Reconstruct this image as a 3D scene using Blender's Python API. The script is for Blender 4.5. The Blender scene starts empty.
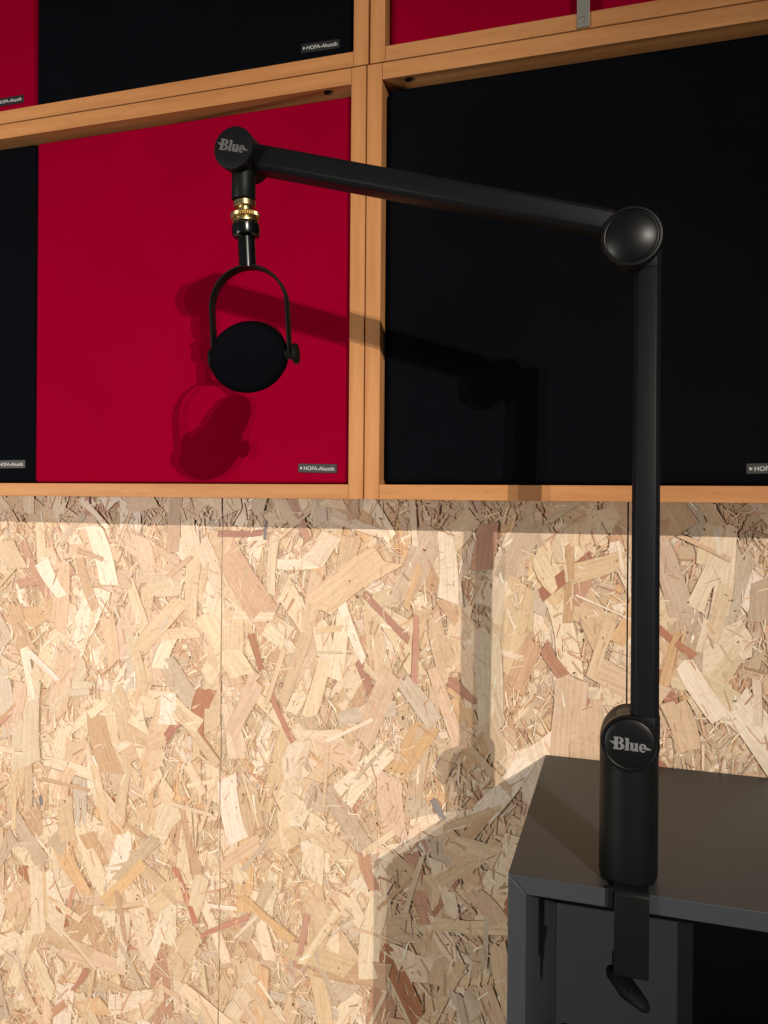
import bpy, bmesh, math, random
from mathutils import Vector, Matrix

S = bpy.context.scene
COL = S.collection
H = 1.07                      # eye height above the floor: everything below is written from the eye, then lifted
PI = math.pi

# ------------------------------------------------------------------ materials
def new_mat(name):
    m = bpy.data.materials.new(name); m.use_nodes = True
    nt = m.node_tree; b = nt.nodes['Principled BSDF']
    return m, nt, b

def simple(name, col, rough=.5, metal=0., spec=.5, bump=0., bscale=400., coat=0.):
    m, nt, b = new_mat(name)
    b.inputs['Base Color'].default_value = (*col, 1)
    b.inputs['Roughness'].default_value = rough
    b.inputs['Metallic'].default_value = metal
    b.inputs['Specular IOR Level'].default_value = spec
    b.inputs['Coat Weight'].default_value = coat
    tc = nt.nodes.new('ShaderNodeTexCoord')
    n = nt.nodes.new('ShaderNodeTexNoise'); n.inputs['Scale'].default_value = bscale; n.inputs['Detail'].default_value = 3
    nt.links.new(tc.outputs['Object'], n.inputs['Vector'])
    mix = nt.nodes.new('ShaderNodeMix'); mix.data_type = 'RGBA'
    mix.inputs[6].default_value = (*[c*.88 for c in col], 1); mix.inputs[7].default_value = (*[min(1, c*1.12) for c in col], 1)
    nt.links.new(n.outputs['Fac'], mix.inputs[0]); nt.links.new(mix.outputs[2], b.inputs['Base Color'])
    if bump:
        bp = nt.nodes.new('ShaderNodeBump'); bp.inputs['Strength'].default_value = bump; bp.inputs['Distance'].default_value = .001
        nt.links.new(n.outputs['Fac'], bp.inputs['Height']); nt.links.new(bp.outputs['Normal'], b.inputs['Normal'])
    return m

def fabric(name, c0, c1, sheen=.2):
    m, nt, b = new_mat(name)
    tc = nt.nodes.new('ShaderNodeTexCoord')
    n = nt.nodes.new('ShaderNodeTexNoise'); n.inputs['Scale'].default_value = 420; n.inputs['Detail'].default_value = 4
    n2 = nt.nodes.new('ShaderNodeTexNoise'); n2.inputs['Scale'].default_value = 9; n2.inputs['Detail'].default_value = 2
    nt.links.new(tc.outputs['Object'], n.inputs['Vector']); nt.links.new(tc.outputs['Object'], n2.inputs['Vector'])
    add = nt.nodes.new('ShaderNodeMath'); add.operation = 'MULTIPLY_ADD'; add.inputs[1].default_value = .3
    nt.links.new(n2.outputs['Fac'], add.inputs[0]); 
    mul = nt.nodes.new('ShaderNodeMath'); mul.operation = 'MULTIPLY'; mul.inputs[1].default_value = .7
    nt.links.new(n.outputs['Fac'], mul.inputs[0]); nt.links.new(mul.outputs[0], add.inputs[2])
    r = nt.nodes.new('ShaderNodeValToRGB'); r.color_ramp.elements[0].position = .3; r.color_ramp.elements[1].position = .7
    r.color_ramp.elements[0].color = (*c0, 1); r.color_ramp.elements[1].color = (*c1, 1)
    nt.links.new(add.outputs[0], r.inputs[0]); nt.links.new(r.outputs[0], b.inputs['Base Color'])
    b.inputs['Roughness'].default_value = .95; b.inputs['Specular IOR Level'].default_value = .0
    bp = nt.nodes.new('ShaderNodeBump'); bp.inputs['Strength'].default_value = .35; bp.inputs['Distance'].default_value = .0008
    nt.links.new(n.outputs['Fac'], bp.inputs['Height']); nt.links.new(bp.outputs['Normal'], b.inputs['Normal'])
    return m

def beech(name, along):
    m, nt, b = new_mat(name)
    tc = nt.nodes.new('ShaderNodeTexCoord'); mp = nt.nodes.new('ShaderNodeMapping')
    sc = {'x': (5, 60, 60), 'z': (60, 60, 5)}[along]
    mp.inputs['Scale'].default_value = sc
    nt.links.new(tc.outputs['Object'], mp.inputs[0])
    n = nt.nodes.new('ShaderNodeTexNoise'); n.inputs['Scale'].default_value = 1; n.inputs['Detail'].default_value = 5; n.inputs['Roughness'].default_value = .6
    nt.links.new(mp.outputs[0], n.inputs['Vector'])
    r = nt.nodes.new('ShaderNodeValToRGB')
    r.color_ramp.elements[0].position = .3; r.color_ramp.elements[0].color = (.415, .172, .058, 1)
    r.color_ramp.elements[1].position = .72; r.color_ramp.elements[1].color = (.57, .262, .098, 1)
    nt.links.new(n.outputs['Fac'], r.inputs[0])
    mp2 = nt.nodes.new('ShaderNodeMapping'); mp2.inputs['Scale'].default_value = tuple(v*16 for v in sc)
    nt.links.new(tc.outputs['Object'], mp2.inputs[0])
    v = nt.nodes.new('ShaderNodeTexNoise'); v.inputs['Scale'].default_value = .8; v.inputs['Detail'].default_value = 1
    nt.links.new(mp2.outputs[0], v.inputs['Vector'])
    r2 = nt.nodes.new('ShaderNodeValToRGB'); r2.color_ramp.elements[0].position = .22; r2.color_ramp.elements[0].color = (.45, .4, .38, 1)
    r2.color_ramp.elements[1].position = .36; r2.color_ramp.elements[1].color = (1, 1, 1, 1)
    nt.links.new(v.outputs['Fac'], r2.inputs[0])
    mx = nt.nodes.new('ShaderNodeMix'); mx.data_type = 'RGBA'; mx.blend_type = 'MULTIPLY'; mx.inputs[0].default_value = .45
    nt.links.new(r.outputs[0], mx.inputs[6]); nt.links.new(r2.outputs[0], mx.inputs[7])
    nt.links.new(mx.outputs[2], b.inputs['Base Color'])
    b.inputs['Roughness'].default_value = .5; b.inputs['Specular IOR Level'].default_value = .3
    return m

def osb_flake():
    m, nt, b = new_mat('osb_strands')
    at = nt.nodes.new('ShaderNodeAttribute'); at.attribute_name = 'strand'
    uv = nt.nodes.new('ShaderNodeUVMap'); uv.uv_map = 'grain'
    mp = nt.nodes.new('ShaderNodeMapping'); mp.inputs['Scale'].default_value = (14, 330, 1)
    nt.links.new(uv.outputs[0], mp.inputs[0])
    n = nt.nodes.new('ShaderNodeTexNoise'); n.inputs['Scale'].default_value = 1; n.inputs['Detail'].default_value = 4; n.inputs['Distortion'].default_value = .6
    nt.links.new(mp.outputs[0], n.inputs['Vector'])
    r = nt.nodes.new('ShaderNodeValToRGB')
    r.color_ramp.elements[0].position = .28; r.color_ramp.elements[0].color = (.86, .82, .77, 1)
    r.color_ramp.elements[1].position = .62; r.color_ramp.elements[1].color = (1.06, 1.05, 1.04, 1)
    nt.links.new(n.outputs['Fac'], r.inputs[0])
    tc = nt.nodes.new('ShaderNodeTexCoord')
    n2 = nt.nodes.new('ShaderNodeTexNoise'); n2.inputs['Scale'].default_value = 190; n2.inputs['Detail'].default_value = 3
    nt.links.new(tc.outputs['Object'], n2.inputs['Vector'])
    r2 = nt.nodes.new('ShaderNodeValToRGB'); r2.color_ramp.elements[0].position = .3; r2.color_ramp.elements[0].color = (.91, .88, .85, 1)
    r2.color_ramp.elements[1].position = .55; r2.color_ramp.elements[1].color = (1, 1, 1, 1)
    nt.links.new(n2.outputs['Fac'], r2.inputs[0])
    m1 = nt.nodes.new('ShaderNodeMix'); m1.data_type = 'RGBA'; m1.blend_type = 'MULTIPLY'; m1.inputs[0].default_value = 1
    nt.links.new(at.outputs['Color'], m1.inputs[6]); nt.links.new(r.outputs[0], m1.inputs[7])
    m2 = nt.nodes.new('ShaderNodeMix'); m2.data_type = 'RGBA'; m2.blend_type = 'MULTIPLY'; m2.inputs[0].default_value = 1
    nt.links.new(m1.outputs[2], m2.inputs[6]); nt.links.new(r2.outputs[0], m2.inputs[7])
    nt.links.new(m2.outputs[2], b.inputs['Base Color'])
    b.inputs['Roughness'].default_value = .42; b.inputs['Specular IOR Level'].default_value = .35
    bp = nt.nodes.new('ShaderNodeBump'); bp.inputs['Strength'].default_value = .3; bp.inputs['Distance'].default_value = .0006
    ad = nt.nodes.new('ShaderNodeMath'); ad.operation = 'ADD'
    nt.links.new(n.outputs['Fac'], ad.inputs[0]); nt.links.new(n2.outputs['Fac'], ad.inputs[1])
    nt.links.new(ad.outputs[0], bp.inputs['Height']); nt.links.new(bp.outputs['Normal'], b.inputs['Normal'])
    return m

M = {}
M['beech_x'] = beech('beech_along_rail', 'x'); M['beech_z'] = beech('beech_along_stile', 'z')
M['red'] = fabric('crimson_fabric', (.215, .0002, .0140), (.28, .0004, .0215))
M['black'] = fabric('black_fabric', (.0028, .0031, .0044), (.0046, .0052, .0072))
M['arm'] = simple('satin_black_aluminium', (.0048, .0052, .0066), .48, 0, .15, .05, 900)
M['base'] = simple('matt_black_paint', (.0040, .0050, .0050), .48, 0, .15, .05, 900)
M['gloss'] = simple('gloss_black_plastic', (.003, .003, .0035), .22, 0, .35)
M['knob'] = simple('polished_black_cap', (.0035, .0035, .004), .38, 0, .26)
M['rubber'] = simple('black_rubber', (.003, .003, .0032), .6, 0, .15)
M['foam'] = simple('black_foam', (.0036, .0038, .0056), .95, 0, .0, .5, 900)
M['brass'] = simple('brass', (.56, .43, .21), .30, 1.0)
M['steel'] = simple('galvanised_steel', (.34, .32, .28), .5, .75, .5, .1, 120)
M['logo'] = simple('grey_print', (.135, .14, .145), .6)
M['logo_dim'] = simple('grey_print_on_joint', (.085, .080, .080), .6)
M['badge'] = simple('dark_badge_plastic', (.014, .0125, .013), .45)
M['badge_ink'] = simple('white_print', (.48, .47, .46), .6)
M['grey'] = simple('grey_lacquer', (.033, .0375, .0425), .48, 0, .42, .04, 500)
M['dark'] = simple('dark_recess', (.004, .004, .004), .8, 0, .2)
M['case'] = simple('black_casing', (.0012, .0012, .0009), .7, 0, .05)
M['hole'] = simple('bored_wood', (.11, .045, .018), .8)
M['backing'] = simple('wall_studwork_shadow_gap', (.10, .05, .025), .9)
M['floor'] = simple('grey_screed_floor', (.20, .19, .18), .7, 0, .3, .1, 30)
M['osb_base'] = simple('osb_glue_bed', (.60, .44, .29), .6, 0, .3, .4, 160)
M['osb'] = osb_flake()

# ------------------------------------------------------------------ mesh helper
class MB:
    def __init__(s): s.v = []; s.f = []; s.sm = []
    def add(s, vs, fs, smooth=False):
        o = len(s.v); s.v += [tuple(v) for v in vs]; s.f += [tuple(i+o for i in f) for f in fs]; s.sm += [smooth]*len(fs)
    def box(s, a, b):
        x0, y0, z0 = a; x1, y1, z1 = b
        s.add([(x0,y0,z0),(x1,y0,z0),(x1,y1,z0),(x0,y1,z0),(x0,y0,z1),(x1,y0,z1),(x1,y1,z1),(x0,y1,z1)],
              [(0,3,2,1),(4,5,6,7),(0,1,5,4),(1,2,6,5),(2,3,7,6),(3,0,4,7)])
    def lathe(s, prof, origin, axis, n=64, sx=1.0):
        """prof: list of (radius, distance along axis), starting and ending at radius 0 for closed ends"""
        ax = Vector(axis).normalized(); t = Vector((0,0,1)) if abs(ax.z) < .9 else Vector((1,0,0))
        u = ax.cross(t).normalized(); w = ax.cross(u); o = Vector(origin); vs = []; idx = []
        for r, d in prof:
            if r < 1e-9: idx.append([len(vs)]); vs.append(o+ax*d)
            else:
                idx.append(list(range(len(vs), len(vs)+n)))
                for k in range(n):
                    a = 2*PI*k/n; vs.append(o+ax*d+u*(r*math.cos(a))+w*(r*math.sin(a)))
        fs = []
        for i in range(len(prof)-1):
            A, B = idx[i], idx[i+1]
            for k in range(n):
                k2 = (k+1) % n
                if len(A) == 1 and len(B) > 1: fs.append((A[0], B[k], B[k2]))
                elif len(B) == 1 and len(A) > 1: fs.append((A[k], B[0], A[k2]))
                elif len(A) > 1: fs.append((A[k], B[k], B[k2], A[k2]))
        s.add(vs, fs, True)
    def loft(s, rings, close=True, cap=True, smooth=False):
        n = len(rings[0]); vs = [p for r in rings for p in r]; fs = []
        for i in range(len(rings)-1):
            for k in range(n if close else n-1):
                k2 = (k+1) % n; fs.append((i*n+k, i*n+k2, (i+1)*n+k2, (i+1)*n+k))
        if cap: fs.append(tuple(range(n-1, -1, -1))); fs.append(tuple((len(rings)-1)*n+k for k in range(n)))
        s.add(vs, fs, smooth)
    def extrude(s, poly, n, d):
        """flat polygon (3D points) pushed along n by d"""
        n = Vector(n); a = [Vector(p) for p in poly]; b = [p+n*d for p in a]; k = len(a)
        s.add(a+b, [tuple(range(k)), tuple(range(2*k-1, k-1, -1))]+[(i, k+i, k+(i+1) % k, (i+1) % k) for i in range(k)])
    def build(s, name, mat, parent=None, origin=(0,0,0), bevel=0, seg=2, angle=35):
        me = bpy.data.meshes.new(name); o3 = Vector(origin)
        me.from_pydata([tuple(Vector(v)-o3) for v in s.v], [], s.f); 
        bm = bmesh.new(); bm.from_mesh(me); bmesh.ops.recalc_face_normals(bm, faces=bm.faces); bm.to_mesh(me); bm.free()
        me.polygons.foreach_set('use_smooth', [True]*len(me.polygons))
        me.set_sharp_from_angle(angle=math.radians(angle))
        me.materials.append(mat); ob = bpy.data.objects.new(name, me); COL.objects.link(ob)
        if parent is not None:
            ob.parent = parent
        ob.location = o3 - (WORLD[parent.name] if parent is not None else Vector((0,0,0)))
        WORLD[ob.name] = o3.copy()
        if bevel:
            md = ob.modifiers.new('bevel', 'BEVEL'); md.width = bevel; md.segments = seg; md.limit_method = 'ANGLE'; md.angle_limit = math.radians(40)
            me.set_sharp_from_angle(angle=math.radians(60))
            md.harden_normals = False
        return ob
WORLD = {}

def thing(name, label, cat, loc, group=None):
    o = bpy.data.objects.new(name, None); o.empty_display_size = .05; COL.objects.link(o); o.location = loc
    WORLD[o.name] = Vector(loc); tag(o, label, cat, group); return o
def tag(o, label, cat, group=None):
    o['label'] = label; o['category'] = cat
    if group: o['group'] = group
def structure(o): o['kind'] = 'structure'; return o

# ------------------------------------------------------------------ measured layout (metres, eye at origin, wall face at y = 1)
WALL = 1.0
FRONT = .887                  # front face of the wooden frames
CLOTH = .899                  # front face of the absorber panels
SEAM_L, SEAM_R = -.5505, .0021
Z_MID = .5143                 # joint between upper and lower frames
Z_BOT = -.0056

# ------------------------------------------------------------------ OSB wall
rnd = random.Random(11)
def srgb(r, g, b):
    f = lambda c: (c/12.92 if c <= .04045 else ((c+.055)/1.055)**2.4)
    return tuple(f(v/255) for v in (r, g, b+(8 if b > 90 else 0)))
PAL = [(srgb(230,206,168),20),(srgb(222,194,152),16),(srgb(236,214,180),16),(srgb(216,186,146),11),(srgb(224,193,157),10),(srgb(242,224,196),9),
       (srgb(208,184,152),8),(srgb(204,168,128),5),(srgb(196,152,118),3),(srgb(214,194,164),6),(srgb(176,122,90),1),(srgb(220,182,134),6)]
PALC = [p for p, w in PAL]; PALW = [w for p, w in PAL]
def clip_x(poly, x, keep_less):
    out = []
    for i in range(len(poly)):
        a, b = poly[i], poly[(i+1) % len(poly)]
        ia = (a[0] <= x) if keep_less else (a[0] >= x); ib = (b[0] <= x) if keep_less else (b[0] >= x)
        if ia: out.append(a)
        if ia != ib:
            t = (x-a[0])/(b[0]-a[0]); out.append(tuple(a[j]+(b[j]-a[j])*t for j in range(len(a))))
    return out
def strand(cx, cz, L, W, ang, rag, curve):
    """outline of one wood strand: list of (x, z, u, v)"""
    n = 5; pts = []
    t0, t1 = rnd.uniform(.55, 1.0), rnd.uniform(.55, 1.0)
    sk = rnd.uniform(-.5, .5)*W
    for i in range(n):
        t = -1+2*i/(n-1); w = W*(t0+(t1-t0)*(t+1)/2)*(1+rnd.uniform(-rag, rag))
        pts.append((t*L/2+sk*.5, w/2+curve*(1-t*t)*W))
    for i in range(rnd.choice((0, 1, 2, 2))): pts.append((L/2+rnd.uniform(-.08, .10)*min(L, W*3), W*t1*rnd.uniform(-.15, .15)))
    for i in range(n):
        t = 1-2*i/(n-1); w = W*(t0+(t1-t0)*(t+1)/2)*(1+rnd.uniform(-rag, rag))
        pts.append((t*L/2-sk*.5, -w/2+curve*(1-t*t)*W))
    c, s = math.cos(ang), math.sin(ang); u0, v0 = rnd.uniform(0, 50), rnd.uniform(0, 50)
    return [(cx+p*c-q*s, cz+p*s+q*c, u0+p, v0+q) for p, q in pts]
def vary(c, a=.05):
    k = rnd.uniform(1-a*1.6, 1+a); return (min(.93, c[0]*k*rnd.uniform(.98, 1.02)), min(.9, c[1]*k), min(.85, c[2]*k*rnd.uniform(.95, 1.05)))
FX0, FX1, FZ0, FZ1 = -1.22, .50, -.93, .10
layers = []
area = (FX1-FX0)*(FZ1-FZ0)
def sprinkle(n, Lr, Wr, pal=None, rag=.12, vertical=.35, cv=.12, dark=.0):
    for _ in range(n):
        x, z = rnd.uniform(FX0, FX1), rnd.uniform(FZ0, FZ1)
        L = rnd.uniform(*Lr); W = rnd.uniform(*Wr)
        a = rnd.gauss(PI/2, .5) if rnd.random() < vertical else rnd.uniform(0, PI)
        c = vary(rnd.choices(PALC, PALW)[0]) if pal is None else vary(rnd.choice(pal), .15)
        P = strand(x, z, L, W, a, rag, rnd.uniform(-cv, cv))
        tilt = (rnd.uniform(-1, 1)*.00025/L, rnd.uniform(-1, 1)*.00025/L)
        layers.append((P, c, (x, z), tilt))
        if dark and rnd.random() < dark:      # thin darker brown sliver along one long edge of the strand
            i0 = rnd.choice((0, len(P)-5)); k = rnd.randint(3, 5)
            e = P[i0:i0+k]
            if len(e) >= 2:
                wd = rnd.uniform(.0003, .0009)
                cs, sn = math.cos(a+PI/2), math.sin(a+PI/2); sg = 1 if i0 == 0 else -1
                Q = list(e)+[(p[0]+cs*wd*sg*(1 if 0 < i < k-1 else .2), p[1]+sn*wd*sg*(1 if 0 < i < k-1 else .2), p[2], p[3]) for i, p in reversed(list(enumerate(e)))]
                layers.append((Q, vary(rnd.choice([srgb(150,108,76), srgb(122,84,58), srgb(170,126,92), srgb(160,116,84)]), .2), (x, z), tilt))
SLIV = [srgb(240,218,184), srgb(234,206,166), srgb(226,194,154), srgb(246,230,202), srgb(212,174,132), srgb(202,160,120), srgb(222,184,146)]
DARK = [srgb(84,58,42), srgb(112,76,54), srgb(136,94,66), srgb(64,48,40)]
FIBRE = SLIV + [srgb(206,164,126), srgb(214,186,150), srgb(232,208,172), srgb(240,220,188)]
sprinkle(int(area*1300), (.035, .08), (.012, .028))
sprinkle(int(area*9000), (.006, .026), (.0008, .0034), FIBRE, .2, .5, .3, .0)
sprinkle(int(area*520), (.0012, .005), (.0007, .0024), DARK, .3, .5, .6)
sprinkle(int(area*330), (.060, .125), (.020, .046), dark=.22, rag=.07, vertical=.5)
sprinkle(int(area*3600), (.006, .030), (.0008, .0036), FIBRE, .2, .5, .3, .03)
sprinkle(int(area*330), (.0012, .005), (.0007, .0022), DARK, .3, .5, .6)
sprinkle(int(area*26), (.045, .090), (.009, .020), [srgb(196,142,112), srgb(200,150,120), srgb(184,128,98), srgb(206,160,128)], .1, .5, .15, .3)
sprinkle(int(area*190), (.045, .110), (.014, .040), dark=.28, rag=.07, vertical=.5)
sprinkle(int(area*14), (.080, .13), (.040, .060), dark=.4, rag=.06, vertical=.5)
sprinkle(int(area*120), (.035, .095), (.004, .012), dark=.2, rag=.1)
sprinkle(int(area*5), (.02, .04), (.005, .010), [srgb(140,134,126), srgb(158,148,138)], .1, .5, .1)
sprinkle(int(area*1500), (.006, .026), (.0007, .0026), FIBRE, .2, .5, .3, .02)
sprinkle(int(area*190), (.0012, .004), (.0007, .0018), DARK, .3, .5, .6)

def osb_board(x0, x1, parent):
    V, F, C, U = [], [], [], []
    # slab
    z0, z1, y0, y1 = -H, 1.15, WALL+.0012, WALL+.013
    V += [(x0,y0,z0),(x1,y0,z0),(x1,y1,z0),(x0,y1,z0),(x0,y0,z1),(x1,y0,z1),(x1,y1,z1),(x0,y1,z1)]
    for f in [(4,5,6,7),(0,1,5,4),(1,2,6,5),(2,3,7,6),(3,0,4,7),(0,3,2,1)]: F.append(f)
    nslab = len(F)
    for k, (P, c, (cx, cz), (tx, tz)) in enumerate(layers):
        if max(p[0] for p in P) < x0 or min(p[0] for p in P) > x1: continue
        if min(p[0] for p in P) < x0: P = clip_x(P, x0, False)
        if len(P) >= 3 and max(p[0] for p in P) > x1: P = clip_x(P, x1, True)
        if len(P) < 3: continue
        o = len(V)
        for p in P:
            V.append((p[0], WALL+.0010-k*1.1e-7+(p[0]-cx)*tx+(p[1]-cz)*tz, p[1])); C.append((*c, 1)); U.append((p[2], p[3]))
        F.append(tuple(range(o, o+len(P))))
    me = bpy.data.meshes.new('osb_board'); me.from_pydata(V, [], F)
    ca = me.color_attributes.new('strand', 'FLOAT_COLOR', 'POINT')
    flat = [1.0]*(8*4)+[v for c in C for v in c]; ca.data.foreach_set('color', flat)
    uvl = me.uv_layers.new(name='grain'); allu = [(0, 0)]*8+U
    uvl.data.foreach_set('uv', [w for l in me.loops for w in allu[l.vertex_index]])
    me.materials.append(M['osb_base']); me.materials.append(M['osb'])
    me.polygons.foreach_set('material_index', [0]*nslab+[1]*(len(F)-nslab))
    o = bpy.data.objects.new('osb_board', me); COL.objects.link(o); o.parent = parent; o['kind'] = 'structure'
    return o
mb = MB(); mb.box((-1.75, WALL+.0131, -H), (1.2, WALL+.07, 1.15))
wall = structure(mb.build('wall_back', M['backing']))
g = .0009
osb_board(-1.75, SEAM_L-g, wall); osb_board(SEAM_L+g, SEAM_R-g, wall); osb_board(SEAM_R+g, 1.2, wall)
mb = MB(); mb.box((-1.75, -2.6, -H-.06), (1.9, WALL+.07, -H)); structure(mb.build('floor', M['floor']))

# ------------------------------------------------------------------ wooden frames
def bored(ob, cx, cy, z, r=.0062, depth=.007, up=True):
    """bore a screw hole into a rail from below"""
    c = MB(); c.lathe([(0, -.004), (r, -.004), (r, depth), (0, depth)], (cx, cy, z), (0, 0, 1), 32)
    co = c.build('cutter', M['hole']); co.location = co.location
    md = ob.modifiers.new('bore', 'BOOLEAN'); md.operation = 'DIFFERENCE'; md.object = co; md.solver = 'EXACT'
    try: md.material_mode = 'TRANSFER'
    except Exception: pass
    # order: bore first, bevel second
    if len(ob.modifiers) > 1: ob.modifiers.move(len(ob.modifiers)-1, 0)
    bpy.context.view_layer.update()
    saved = [m for m in ob.modifiers if m.type == 'BEVEL']
    for m in saved: m.show_viewport = False
    bpy.context.view_layer.update()
    me = bpy.data.meshes.new_from_object(ob.evaluated_get(bpy.context.evaluated_depsgraph_get()))
    ob.modifiers.remove(md); ob.data = me
    for m in saved: m.show_viewport = True
    cm = co.data; bpy.data.objects.remove(co); bpy.data.meshes.remove(cm)
T = .0186                     # width of rails and stiles
def rack(label, x0, x1, z0, z1, holes=(), topT=.0195, botT=.0178):
    e = thing('wooden_frame', label, 'frame', ((x0+x1)/2, WALL-.05, z0), 'beech frames on the wall')
    yb = WALL-.0012
    def part(name, a, b, mat):
        m = MB(); m.box(a, b); return m.build(name, mat, e, ((a[0]+b[0])/2, (a[1]+b[1])/2, a[2]), .0006, 2)
    part('stile', (x0, FRONT, z0), (x0+T, yb, z1), M['beech_z']); part('stile', (x1-T, FRONT, z0), (x1, yb, z1), M['beech_z'])
    part('rail', (x0+T+.0003, FRONT+.0002, z0), (x1-T-.0003, yb, z0+botT), M['beech_x'])
    top = part('rail', (x0+T+.0003, FRONT+.0002, z1-topT), (x1-T-.0003, yb, z1), M['beech_x'])
    for hx, hy in holes: bored(top, hx, hy, z1-topT)
    return e
XJ = -.3005                    # joint between left and right frames
rack('beech wood frame around the red panel behind the microphone, lower left of the wall', -1.43, XJ-.0009, Z_BOT, Z_MID-.0008, [(-.3535, .8992)], .0196)
rack('beech wood frame around the large black panel behind the boom arm elbow, lower right', XJ+.0007, .95, Z_BOT, Z_MID-.0008, [(-.2493, .8984)], .0196)
rack('upper left beech wood frame holding a black panel, above the red panel with microphone', -1.43, -.2990, Z_MID+.0008, 1.04)
rack('upper right beech wood frame with a steel strap over its bottom rail', -.2965, .95, Z_MID+.0008, 1.04)

# ------------------------------------------------------------------ absorber panels
def text_mesh(s, size, ext):
    cu = bpy.data.curves.new('t', 'FONT'); cu.body = s; cu.size = size; cu.extrude = ext; cu.resolution_u = 3; cu.offset = size*.012
    o = bpy.data.objects.new('t', cu); COL.objects.link(o); bpy.context.view_layer.update()
    me = bpy.data.meshes.new_from_object(o.evaluated_get(bpy.context.evaluated_depsgraph_get()))
    bpy.data.objects.remove(o); return me
def badge(panel, x0, x1, zc, h, tilt=0.0):
    y = CLOTH-.0014
    m = MB(); w = x1-x0
    def P(px, pz): return (x0+px*math.cos(tilt)-pz*math.sin(tilt), zc+px*math.sin(tilt)+pz*math.cos(tilt))
    pts = []
    r = .0012
    for (cx, cz, a0) in ((w-r, h/2-r, 0), (r, h/2-r, PI/2), (r, -h/2+r, PI), (w-r, -h/2+r, 1.5*PI)):
        for k in range(5):
            a = a0+k*PI/8; q = P(cx+r*math.cos(a), cz+r*math.sin(a)); pts.append((q[0], y, q[1]))
    m.extrude(pts, (0, 1, 0), .0016)
    b = m.build('badge', M['badge'], panel, (x0, y, zc), .0003, 1)
    b['label'] = 'small dark badge with white lettering'
    me = text_mesh('HOFA-Akustik', .0066, .0002)
    xs = [v.co.x for v in me.vertices]; sc = (w*.80)/(max(xs)-min(xs)); z_h = .0058
    for v in me.vertices:
        px, pz = w*.155+(v.co.x-min(xs))*sc, (v.co.y-.0024)*1.0
        q = P(px, pz); v.co = (q[0]-x0, -.0002-v.co.z*.5, q[1]-zc)
    # arrowhead before the letters
    bm = bmesh.new(); bm.from_mesh(me)
    tri = [P(w*.06, .0019), P(w*.06, -.0021), P(w*.125, -.0001)]
    vs = [bm.verts.new((q[0]-x0, -.0003, q[1]-zc)) for q in tri]+[bm.verts.new((q[0]-x0, 0, q[1]-zc)) for q in tri]
    for f in ((0,1,2),(5,4,3),(0,3,4,1),(1,4,5,2),(2,5,3,0)): bm.faces.new([vs[i] for i in f])
    bmesh.ops.recalc_face_normals(bm, faces=bm.faces); bm.to_mesh(me); bm.free()
    me.materials.clear(); me.materials.append(M['badge_ink'])
    t = bpy.data.objects.new('lettering', me); COL.objects.link(t); t.parent = b; t['label'] = 'white lettering on the badge'
def panel(label, x0, x1, z0, z1, mat, bd=None, tilt=0., rad=.007):
    p = thing('absorber_panel', label, 'acoustic panel', ((x0+x1)/2, .95, z0), 'fabric panels in the wooden frames')
    m = MB(); m.box((x0, CLOTH, z0), (x1, .994, z1))
    m.build('padding', mat, p, ((x0+x1)/2, CLOTH, (z0+z1)/2), rad, 5)
    if bd: badge(p, *bd, tilt)
    return p
ZL0, ZL1 = Z_BOT+.0178+.0010, .4872
KP = .9868
panel('square crimson red fabric panel directly behind the hanging microphone', -.7895, -.3206, ZL0, ZL1, M['red'], (-.3952*KP, -.3432*KP, .0330*KP, .0111), -.02, .0055)
panel('black fabric panel at the left edge, left of the large red panel', -1.4105, -.7906, ZL0, ZL1, M['black'], (-.8680*KP, -.8150*KP, .0392*KP, .0117), .01, .006)
panel('large black fabric panel behind the upper arm and elbow, right of the red panel', -.2806, .9300, ZL0, ZL1+.0010, M['black'], (.1215*KP, .1735*KP, .0308*KP, .0111), .02, .009)
ZU0, ZU1 = Z_MID+.0190, 1.0190
panel('black fabric panel at the top left, above the big red panel', -.7920, -.3185, ZU0, ZU1, M['black'], (-.3960*KP, -.3440*KP, .5610*KP, .0111), -.03, .007)
panel('red fabric panel sliver in the top left corner, left of a black panel', -1.4105, -.7940, ZU0, ZU1, M['red'], (-.8740*KP, -.8230*KP, .5593*KP, .0109), .0, .007)
panel('red fabric panel at the top right, crossed by a steel strap', -.2765, .9300, ZU0, ZU1, M['red'], None, 0, .006)

# steel strap on the upper right frame
st = thing('steel_strap', 'narrow grey steel strap hanging over the red panel at the top edge', 'strap', (-.0495, FRONT, .516))
m = MB(); m.box((-.0562, FRONT-.0022, .5155), (-.0425, FRONT-.0002, 1.02)); m.build('plate', M['steel'], st, (-.0495, FRONT, .516), .0005, 2)
m = MB(); m.lathe([(0, .0012), (.0022, .0010), (.0030, .0003), (.0030, 0), (0, 0)], (-.0505, FRONT-.0022, .5240), (0, -1, 0), 24); m.build('screw', M['steel'], st, (-.0505, FRONT-.0022, .5240))

# ------------------------------------------------------------------ cabinet
CX0, CX1, CY0, CY1, CT = -.0946, .2560, .6736, .9985, -.3241
tk = .0156
cab = thing('cabinet', 'grey open-fronted cabinet standing against the chipboard wall, boom arm clamped on top', 'cabinet', ((CX0+CX1)/2, .83, -H))
def cpart(name, a, b, mat, bev=.0009):
    q = MB(); q.box(a, b); return q.build(name, mat, cab, a, bev, 2)
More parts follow.
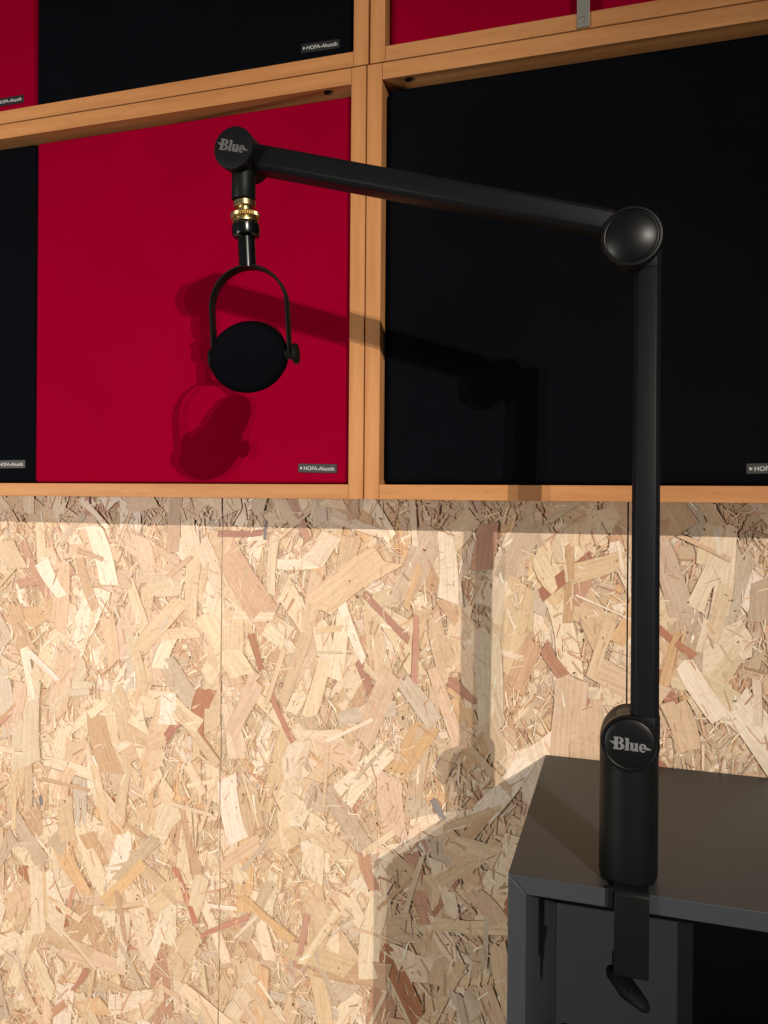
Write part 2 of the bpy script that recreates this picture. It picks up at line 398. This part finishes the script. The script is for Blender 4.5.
# mitred corner: top and side panels meet at 45 degrees
def mitre_top():
    q = MB(); e = .00025
    q.loft([[(CX0+e, y, CT), (CX0+tk+e, y, CT-tk), (CX1-tk-e, y, CT-tk), (CX1-e, y, CT)] for y in (CY0, CY1)])
    return q.build('top_panel', M['grey'], cab, (0, CY0, CT), .0007, 2)
def mitre_side(x, s):
    q = MB(); e = .00025
    q.loft([[(x, y, CT-e), (x, y, -H+.004), (x+s*tk, y, -H+.004), (x+s*tk, y, CT-tk-e)] for y in (CY0, CY1)])
    return q.build('side_panel', M['grey'], cab, (x, CY0, -H), .0007, 2)
mitre_top(); mitre_side(CX0, 1); mitre_side(CX1, -1)
IX0, IX1 = CX0+tk, CX1-tk
cpart('bottom_panel', (IX0+.0003, CY0+.001, -H+.03), (IX1-.0003, CY1-.014, -H+.046), M['grey'])
cpart('plinth', (IX0+.0003, CY0+.03, -H+.001), (IX1-.0003, CY0+.045, -H+.0298), M['grey'])
cpart('back_panel', (IX0+.0003, CY1-.012, -H+.001), (IX1-.0003, CY1-.001, CT-tk-.0003), M['grey'], .0004)
cpart('shelf', (IX0+.0003, CY0+.02, -.678), (IX1-.0003, CY1-.0125, -.664), M['grey'])
cs = thing('black_case', 'flat black case lying inside the grey cabinet at the bottom edge, below the clamp', 'case', (.04, .86, -.664))
q = MB(); q.box((-.0640, .760, -.6635), (.150, .975, -.6525)); q.build('bottom_shell', M['case'], cs, (.04, .86, -.6635), .002, 2)
q = MB(); q.box((-.0643, .7595, -.6522), (.1503, .9755, -.6400)); q.build('lid', M['case'], cs, (.04, .86, -.652), .003, 3)

# ------------------------------------------------------------------ lettering of the round caps
def word(parent, mat, origin, unit, yfront, rot=0.0, name='logo'):
    q = MB(); c, s = math.cos(rot), math.sin(rot)
    def W(p): return (origin[0]+unit*(p[0]*c-p[1]*s), yfront, origin[1]+unit*(p[0]*s+p[1]*c))
    def poly(ps):
        k = len(q.v)*2e-7; q.extrude([(x, y-k, z) for x, y, z in map(W, ps)], (0, 1, 0), .0006+k)
    def rect(a, b, cc, d): poly([(a, b), (cc, b), (cc, d), (a, d)])
    def arc(cx, cy, ro, ri, a0, a1, n=18):
        for k in range(n):
            A, B = math.radians(a0+(a1-a0)*k/n), math.radians(a0+(a1-a0)*(k+1)/n)
            poly([(cx+ro[0]*math.cos(A), cy+ro[1]*math.sin(A)), (cx+ro[0]*math.cos(B), cy+ro[1]*math.sin(B)),
                  (cx+ri[0]*math.cos(B), cy+ri[1]*math.sin(B)), (cx+ri[0]*math.cos(A), cy+ri[1]*math.sin(A))])
    # B
    rect(.05, 0, .34, 1); rect(-.01, 0, .34, .1); rect(-.01, .9, .34, 1)
    rect(.33, .9, .42, 1); rect(.33, .49, .44, .585); rect(.33, 0, .44, .1)
    arc(.41, .745, (.36, .255), (.10, .155), -90, 90); arc(.43, .275, (.42, .275), (.13, .175), -90, 90)
    # l
    rect(.93, 0, 1.17, .98); rect(.86, 0, 1.23, .09); rect(.86, .88, 1.0, .98)
    # u
    rect(1.29, .17, 1.52, .64); rect(1.22, .55, 1.4, .64); arc(1.49, .19, (.20, .20), (.03, .09), 180, 360)
    rect(1.64, 0, 1.87, .64); rect(1.58, .55, 1.7, .64); rect(1.8, 0, 1.93, .09)
    # e
    arc(2.24, .31, (.29, .34), (.085, .235), 0, 318, 30); rect(2.1, .26, 2.52, .35)
    # points on either side
    poly([(-.38, .66), (-.05, .61), (.07, .60), (.07, .42), (-.08, .43), (-.2, .56)])
    poly([(2.42, .40), (2.66, .36), (2.92, .24), (2.62, .19), (2.42, .22)])
    o = q.build(name, mat, parent, (origin[0], yfront, origin[1])); o['label'] = 'grey printed word on the round cap'
    return o

# ------------------------------------------------------------------ boom arm
BX, BY, BR = .0037, .7010, .0241
arm = thing('boom_arm', 'black articulated boom arm clamped to the front edge of the grey cabinet', 'microphone arm', (BX, BY, CT))
ZH = -.2065
# base tube with a rounded top
q = MB(); N = 96; rings = []
def ring(r, zf): return [(BX+r*math.cos(2*PI*k/N), BY+r*math.sin(2*PI*k/N), zf(r*math.cos(2*PI*k/N))) for k in range(N)]
zb = CT+.0003
rings.append(ring(BR-.0035, lambda x: zb)); rings.append(ring(BR-.0010, lambda x: zb+.0014)); rings.append(ring(BR, lambda x: zb+.0045))
dome = lambda x: ZH+math.sqrt(max(0, BR*BR-x*x))
for t in (.25, .5, .75): rings.append(ring(BR, lambda x, t=t: (zb+.0045)*(1-t)+dome(x)*t))
for r in (BR, BR-.0006, BR-.002, BR*.75, BR*.5, BR*.25, .0004):
    rings.append(ring(r, lambda x, r=r: dome(x*1.0)-(0.0006 if r == BR else 0)))
q.loft(rings, smooth=True); q.build('base_tube', M['base'], arm, (BX, BY, zb), angle=50)
# base knob with the printed cap
KX, KZ, KR = .0043, -.2022, .0233
q = MB()
q.lathe([(0, -.030), (.0205, -.030), (.0205, 0), (KR, .0008), (KR, .0062), (KR-.0006, .0071), (KR-.0016, .0072), (KR-.0024, .0062), (KR-.0029, .0060), (KR-.0035, .0068),
         (KR-.0042, .0071), (.0155, .0077), (.0090, .00805), (.0040, .0082), (0, .00825)], (KX, .6785, KZ), (0, -1, 0), 96)
kn = q.build('hinge_knob', M['knob'], arm, (KX, .672, KZ), angle=28)
word(kn, M['logo'], (-.0087, -.2068), .0102, .6698, -.02)
# lower arm: chamfered square tube (octagon section)
def octo(w, d, c): return [(-w/2+c, -d/2), (w/2-c, -d/2), (w/2, -d/2+c), (w/2, d/2-c), (w/2-c, d/2), (-w/2+c, d/2), (-w/2, d/2-c), (-w/2, -d/2+c)]
AW, AD, AC = .0228, .0300, .0040
q = MB(); sec = octo(AW, AD, AC)
lo, hi = Vector((.0157, .6890, -.1960)), Vector((.0152, .6980, .2060))
def rngs(p, sc=1): return [(p.x+a*sc, p.y+b*sc, p.z) for a, b in sec]
q.loft([rngs(lo, .8), rngs(lo+Vector((0, 0, .003))), rngs(hi-Vector((0, 0, .004)), .95), rngs(hi, .8)])
q.build('lower_arm', M['arm'], arm, lo, .0006, 2)
q = MB()        # end sleeves of the lower arm
def sleeve(z0, z1, grow):
    def at(z):
        t = (z-lo.z)/(hi.z-lo.z); c = lo.lerp(hi, t); k = 1-.05*t
        return [(c.x+a, c.y+b, z) for a, b in octo(AW*k+grow, AD*k+grow, AC+.0003)]
    q.loft([at(z0), at(z1)])
sleeve(.1905, .2055, .0010); q.build('arm_sleeve', M['arm'], arm, (.0155, .7035, .17), .0006, 2)
q = MB(); sleeve(-.1985, -.1800, .0012); q.build('arm_sleeve', M['arm'], arm, (.0155, .7035, -.19), .0006, 2)
# elbow
EX, EZ = .0024, .2062
q = MB(); q.lathe([(0, 0), (.0215, 0), (.0220, -.001), (.0205, -.014), (.0180, -.034), (.0170, -.0350), (0, -.0350)], (EX, .6560, EZ), (0, -1, 0), 96)
q.build('elbow_housing', M['arm'], arm, (EX, .69, EZ))
q = MB(); ER = .0238
q.lathe([(0, -.002), (ER-.001, -.002), (ER, -.001), (ER, .0070), (ER-.0007, .0080), (ER-.0022, .0082), (ER-.0029, .0070), (ER-.0034, .0068), (ER-.0040, .0070), (ER-.0044, .0073),
         (.0180, .0080), (.0160, .0088), (.0135, .00965), (.0105, .0105), (.0075, .0111), (.004, .01152), (0, .0117)], (EX, .6560, EZ), (0, -1, 0), 96)
q.build('elbow_knob', M['knob'], arm, (EX, .655, EZ), angle=28)
# upper arm
ang = math.atan2(-.0948, .3171)
KT = 1.012
ux = Vector((math.cos(ang), -.036, math.sin(ang))).normalized(); uz = Vector((-math.sin(ang), 0, math.cos(ang)))
c0 = Vector((-.3373, .6780, .3184)); 
def usec(t, sc=1, d=AD, w=AW):
    return [c0+ux*t+uz*(a*sc)+Vector((0, b*sc, 0)) for a, b in octo(w, d, AC)]
LU = .357
q = MB(); q.loft([usec(-.006, .85), usec(-.003), usec(LU-.02, .87), usec(LU-.012, .7)])
q.build('upper_arm', M['arm'], arm, c0, .0006, 2)
# tip joint
TX, TZ, TR = -.3475*KT, .3178*KT, .0200
q = MB()
q.lathe([(0, -.040), (TR-.004, -.040), (TR-.0015, -.038), (TR-.0008, -.020), (TR-.0008, -.0012), (TR, -.0006), (TR, .0046), (TR-.0006, .0056), (TR-.0018, .0060), (.010, .0062), (0, .0063)], (TX, .6580, TZ), (0, -1, 0), 80)
tj = q.build('tip_joint', M['arm'], arm, (TX, .65, TZ), angle=28)
word(tj, M['logo_dim'], (-.3655, .3208), .0104, .6514, -.235)
q = MB(); SX, SY = -.3468*KT, .6650*KT
q.lathe([(0, .310), (.0109, .310), (.0113, .305), (.0113, .2807), (.0107, .2797), (0, .2797)], (SX, SY, 0), (0, 0, 1), 64)
q.build('swivel_post', M['base'], arm, (SX, SY, .29))
# clamp
PXL, PXR = -.0071, .0201
q = MB()
prof = [(.700, -.3255), (.6800, -.3255), (.6712, -.3257), (.6690, -.3272)]
def strip(xl, xr, outer, inner):
    q.loft([[(xl, y, z) for y, z in outer+inner[::-1]], [(xr, y, z) for y, z in outer+inner[::-1]]])
out = [(.6850, -.3190), (.6740, -.3195), (.6690, -.3209), (.6662, -.3240), (.6660, -.3860), (.6668, -.3905), (.6700, -.3915), (.7150, -.3915)]
inn = [(.6850, -.3237), (.6765, -.3237), (.6732, -.3242), (.6716, -.3258), (.6712, -.3845), (.6715, -.3860), (.6722, -.3865), (.7150, -.3865)]
strip(PXL, PXR, out, inn)
clampo = q.build('clamp_bracket', M['base'], arm, (.0065, .666, -.36), .0007, 2, angle=25)
q = MB(); q.box((-.0118, .6690, -.3370), (PXL-.0001, .6731, -.3205)); q.build('side_flange', M['rubber'], clampo, (-.01, .67, -.33), .0005, 2)
q = MB(); q.box((-.0085, .6690, -.3840), (PXL-.0001, .6730, -.3740)); q.build('side_flange', M['rubber'], clampo, (-.008, .67, -.38), .0005, 2)
q = MB(); q.lathe([(0, -.3405), (.0105, -.3405), (.0110, -.3425), (.0110, -.3460), (.0045, -.3465), (.0045, -.4100), (0, -.4100)], (.0040, .7000, 0), (0, 0, 1), 40)
q.build('clamp_screw', M['gloss'], clampo, (.004, .70, -.38))
# thumb lever under the clamp
q = MB(); a, b = Vector((-.0114, .7000, -.4060)), Vector((.0190, .6620, -.4100)); d = (b-a).normalized(); sd = Vector((0, 0, 1)).cross(d).normalized(); rings = []
for t, w, h in ((0, .0030, .0040), (.06, .0048, .0062), (.3, .0064, .0076), (.5, .0085, .0086), (.68, .0072, .0070), (.92, .0050, .0052), (1, .0030, .0034)):
    p = a.lerp(b, t); rings.append([p+sd*(w*math.cos(2*PI*k/20))+Vector((0, 0, h*math.sin(2*PI*k/20))) for k in range(20)])
q.loft(rings, smooth=True); lv = q.build('thumb_lever', M['rubber'], clampo, a.lerp(b, .5))
q = MB(); q.lathe([(0, 0), (.0011, 0), (.0009, .0006), (0, .0008)], (.0060, .6690, -.4020), (0, -1, .3), 20); q.build('lever_pin', M['gloss'], lv, (.008, .6735, -.4035))

# ------------------------------------------------------------------ microphone
top = Vector((SX+.0010, SY, .2783))
mic = thing('microphone', 'black microphone in a U-shaped yoke hanging from the boom arm tip', 'microphone', top)
axd = Vector((.062, 0, -1)).normalized()
def hang(prof, name, mat, n=64):
    q = MB(); q.lathe(prof, top, axd, n); return q.build(name, mat, mic, top, angle=30)
hang([(0, 0), (.0100, 0), (.0104, .0006), (.0104, .0052), (.0098, .0060), (.0072, .0062), (.0072, .0120), (0, .0120)], 'thread_adapter', M['brass'])['label'] = 'brass thread adapter'
# knurled lock ring
q = MB(); nk = 48; u = axd.cross(Vector((0, 1, 0))).normalized(); w = axd.cross(u)
def kr(r, d, knurl): return [top+axd*d+u*((r+(knurl if k % 2 else -knurl))*math.cos(2*PI*k/(2*nk)))+w*((r+(knurl if k % 2 else -knurl))*math.sin(2*PI*k/(2*nk))) for k in range(2*nk)]
q.loft([kr(.009, .0108, 0), kr(.0122, .0112, .0001), kr(.0134, .0124, .0004), kr(.0135, .0156, .0004), kr(.0124, .0166, .0001), kr(.0110, .0172, 0), kr(.0112, .0186, 0), kr(.0124, .0190, 0), kr(.0124, .0208, 0), kr(.0108, .0216, 0)])
q.build('lock_ring', M['brass'], mic, top, angle=20)['label'] = 'knurled brass lock ring'
hang([(0, .0216), (.0110, .0217), (.0124, .0222), (.0132, .0234), (.0132, .0312), (.0126, .0332), (.0100, .0348), (.0082, .0350), (.0082, .0640), (0, .0643)], 'stem', M['gloss'])
# yoke: flat strap bent to a U
BETA = math.radians(11)
p = Vector((math.cos(BETA), math.sin(BETA), 0)); p = (p-axd*p.dot(axd)).normalized(); a_ = axd.cross(p).normalized()
if a_.y > 0: a_ = -a_          # towards the viewer
yt = top+axd*.0630; HW, YH = .0366, .0865
path = []
for k in range(0, 41):
    t = PI-PI*k/40; path.append((HW*math.cos(t), .0385-.0385*math.sin(t)))
path = [(-HW, YH)]+[(-HW, .0385+(YH-.0385)*s) for s in (.66, .33)]+path+[(HW, .0385+(YH-.0385)*s) for s in (.33, .66)]+[(HW, YH)]
q = MB(); rings = []; th, wd = .0026, .0150
for i, (x, d) in enumerate(path):
    x0, d0 = path[max(0, i-1)]; x1, d1 = path[min(len(path)-1, i+1)]; tx, td = x1-x0, d1-d0; L = math.hypot(tx, td); nx, nd = -td/L, tx/L
    P0 = yt+p*x+axd*d; nn = p*nx+axd*nd
    rings.append([P0+nn*(th/2)*sx+a_*(wd/2)*sy for sx, sy in ((1, .8), (.6, 1), (-.6, 1), (-1, .8), (-1, -.8), (-.6, -1), (.6, -1), (1, -.8))])
q.loft(rings, smooth=True); q.build('yoke', M['base'], mic, yt, angle=40)
piv = yt+axd*(YH-.0010)
for s, nm in ((-1, 'left'), (1, 'right')):
    q = MB(); kd = p*s
    if s > 0: pr = [(0, -.0040), (.0050, -.0040), (.0050, .0014), (.0060, .0016), (.0060, .0030), (.0090, .0034), (.0098, .0044), (.0098, .0072), (.0088, .0082), (0, .0085)]
    else: pr = [(0, -.0040), (.0070, -.0040), (.0070, .0012), (.0098, .0014), (.0102, .0018), (.0100, .0034), (.0092, .0040), (0, .0042)]
    q.lathe(pr, piv+p*(s*HW), kd, 40); q.build('pivot_knob', M['rubber'], mic, piv+p*(s*HW))
# body axis (front of the capsule) : turned about the pivot
E_ = math.radians(21); BF = math.radians(15)
f = Vector((math.sin(BF)*math.cos(E_), -math.cos(BF)*math.cos(E_), -math.sin(E_)))
piv0 = piv; piv = piv0-f*.013-p*.0040-axd*(-.0012)
q = MB(); q.lathe([(0, .008), (.0270, .008), (.0280, .006), (.0278, -.012), (.0262, -.016), (.0250, -.050), (.0225, -.066), (.0180, -.076), (.0100, -.081), (0, -.082)], piv, f, 64)
q.build('body', M['gloss'], mic, piv, angle=28)
FR = .0374
q = MB(); q.lathe([(0, -.004), (.0320, -.004), (FR-.0015, -.002), (FR, .001), (FR, .0120), (FR-.0009, .0168), (FR-.0032, .0202), (.027, .0216), (.014, .0224), (0, .0227)], piv, f, 80)
fu = f.cross(Vector((0, 0, 1))).normalized(); fw = fu.cross(f)      # slightly flattened foam cap
fw2 = (fw*math.cos(.30)+fu*math.sin(.30)).normalized()
q.v = [tuple(Vector(v)-fw2*((Vector(v)-piv).dot(fw2)*.115)) for v in q.v]
q.build('windscreen', M['foam'], mic, piv, angle=60)

# ------------------------------------------------------------------ lamps, ambient, camera
def lamp(name, kind, loc, energy, col, size=None, target=None, **kw):
    l = bpy.data.lights.new(name, kind); l.energy = energy; l.color = col
    if kind == 'AREA': l.shape = 'DISK'; l.size = size
    elif size is not None: l.shadow_soft_size = size
    for k, v in kw.items(): setattr(l, k, v)
    o = bpy.data.objects.new(name, l); COL.objects.link(o); o.location = loc
    if target is not None: o.rotation_euler = (Vector(target)-Vector(loc)).to_track_quat('-Z', 'Y').to_euler()
    return o
WARM = (1.0, .908, .79)
AIM = (-1.22, 1.0, -.74)
lamp('ceiling_spot', 'SPOT', (1.845, -2.126, 1.112), 470, WARM, .010, AIM, spot_size=math.radians(45), spot_blend=1.0)
lamp('ceiling_spot', 'SPOT', (1.692, -2.126, 1.112), 200, WARM, .010, AIM, spot_size=math.radians(45), spot_blend=1.0)
lamp('side_lamp', 'AREA', (-1.80, -.95, -.28), 29, (1.0, .95, .86), .8, (-.5, 1, -.13))
w = bpy.data.worlds.new('room_ambient'); S.world = w; w.use_nodes = True
w.node_tree.nodes['Background'].inputs[0].default_value = (.93, .96, 1.0, 1); w.node_tree.nodes['Background'].inputs[1].default_value = .10

cam = bpy.data.cameras.new('camera'); co = bpy.data.objects.new('camera', cam); COL.objects.link(co); S.camera = co
F_, YAW, ROL, CY = 782.934, .300344, .0080, -17.157
R3 = Vector((math.cos(YAW), math.sin(YAW), 0)); FW = Vector((-math.sin(YAW), math.cos(YAW), 0)); Zv = Vector((0, 0, 1))
cr = R3*math.cos(ROL)+Zv*math.sin(ROL); cu = -R3*math.sin(ROL)+Zv*math.cos(ROL)
co.matrix_world = Matrix(((cr.x, cu.x, -FW.x, 0), (cr.y, cu.y, -FW.y, 0), (cr.z, cu.z, -FW.z, 0), (0, 0, 0, 1)))
cam.sensor_fit = 'VERTICAL'; cam.sensor_height = 36; cam.lens = F_/1024*36; cam.shift_y = CY/1024; cam.clip_start = .02

# lift everything so the floor is at z = 0
bpy.context.view_layer.update()
for o in S.objects:
    if o.parent is None: o.location.z += H

S.view_settings.view_transform = 'Standard'; S.view_settings.look = 'None'; S.view_settings.gamma = 1
S.view_settings.use_curve_mapping = False; S.view_settings.exposure = 0
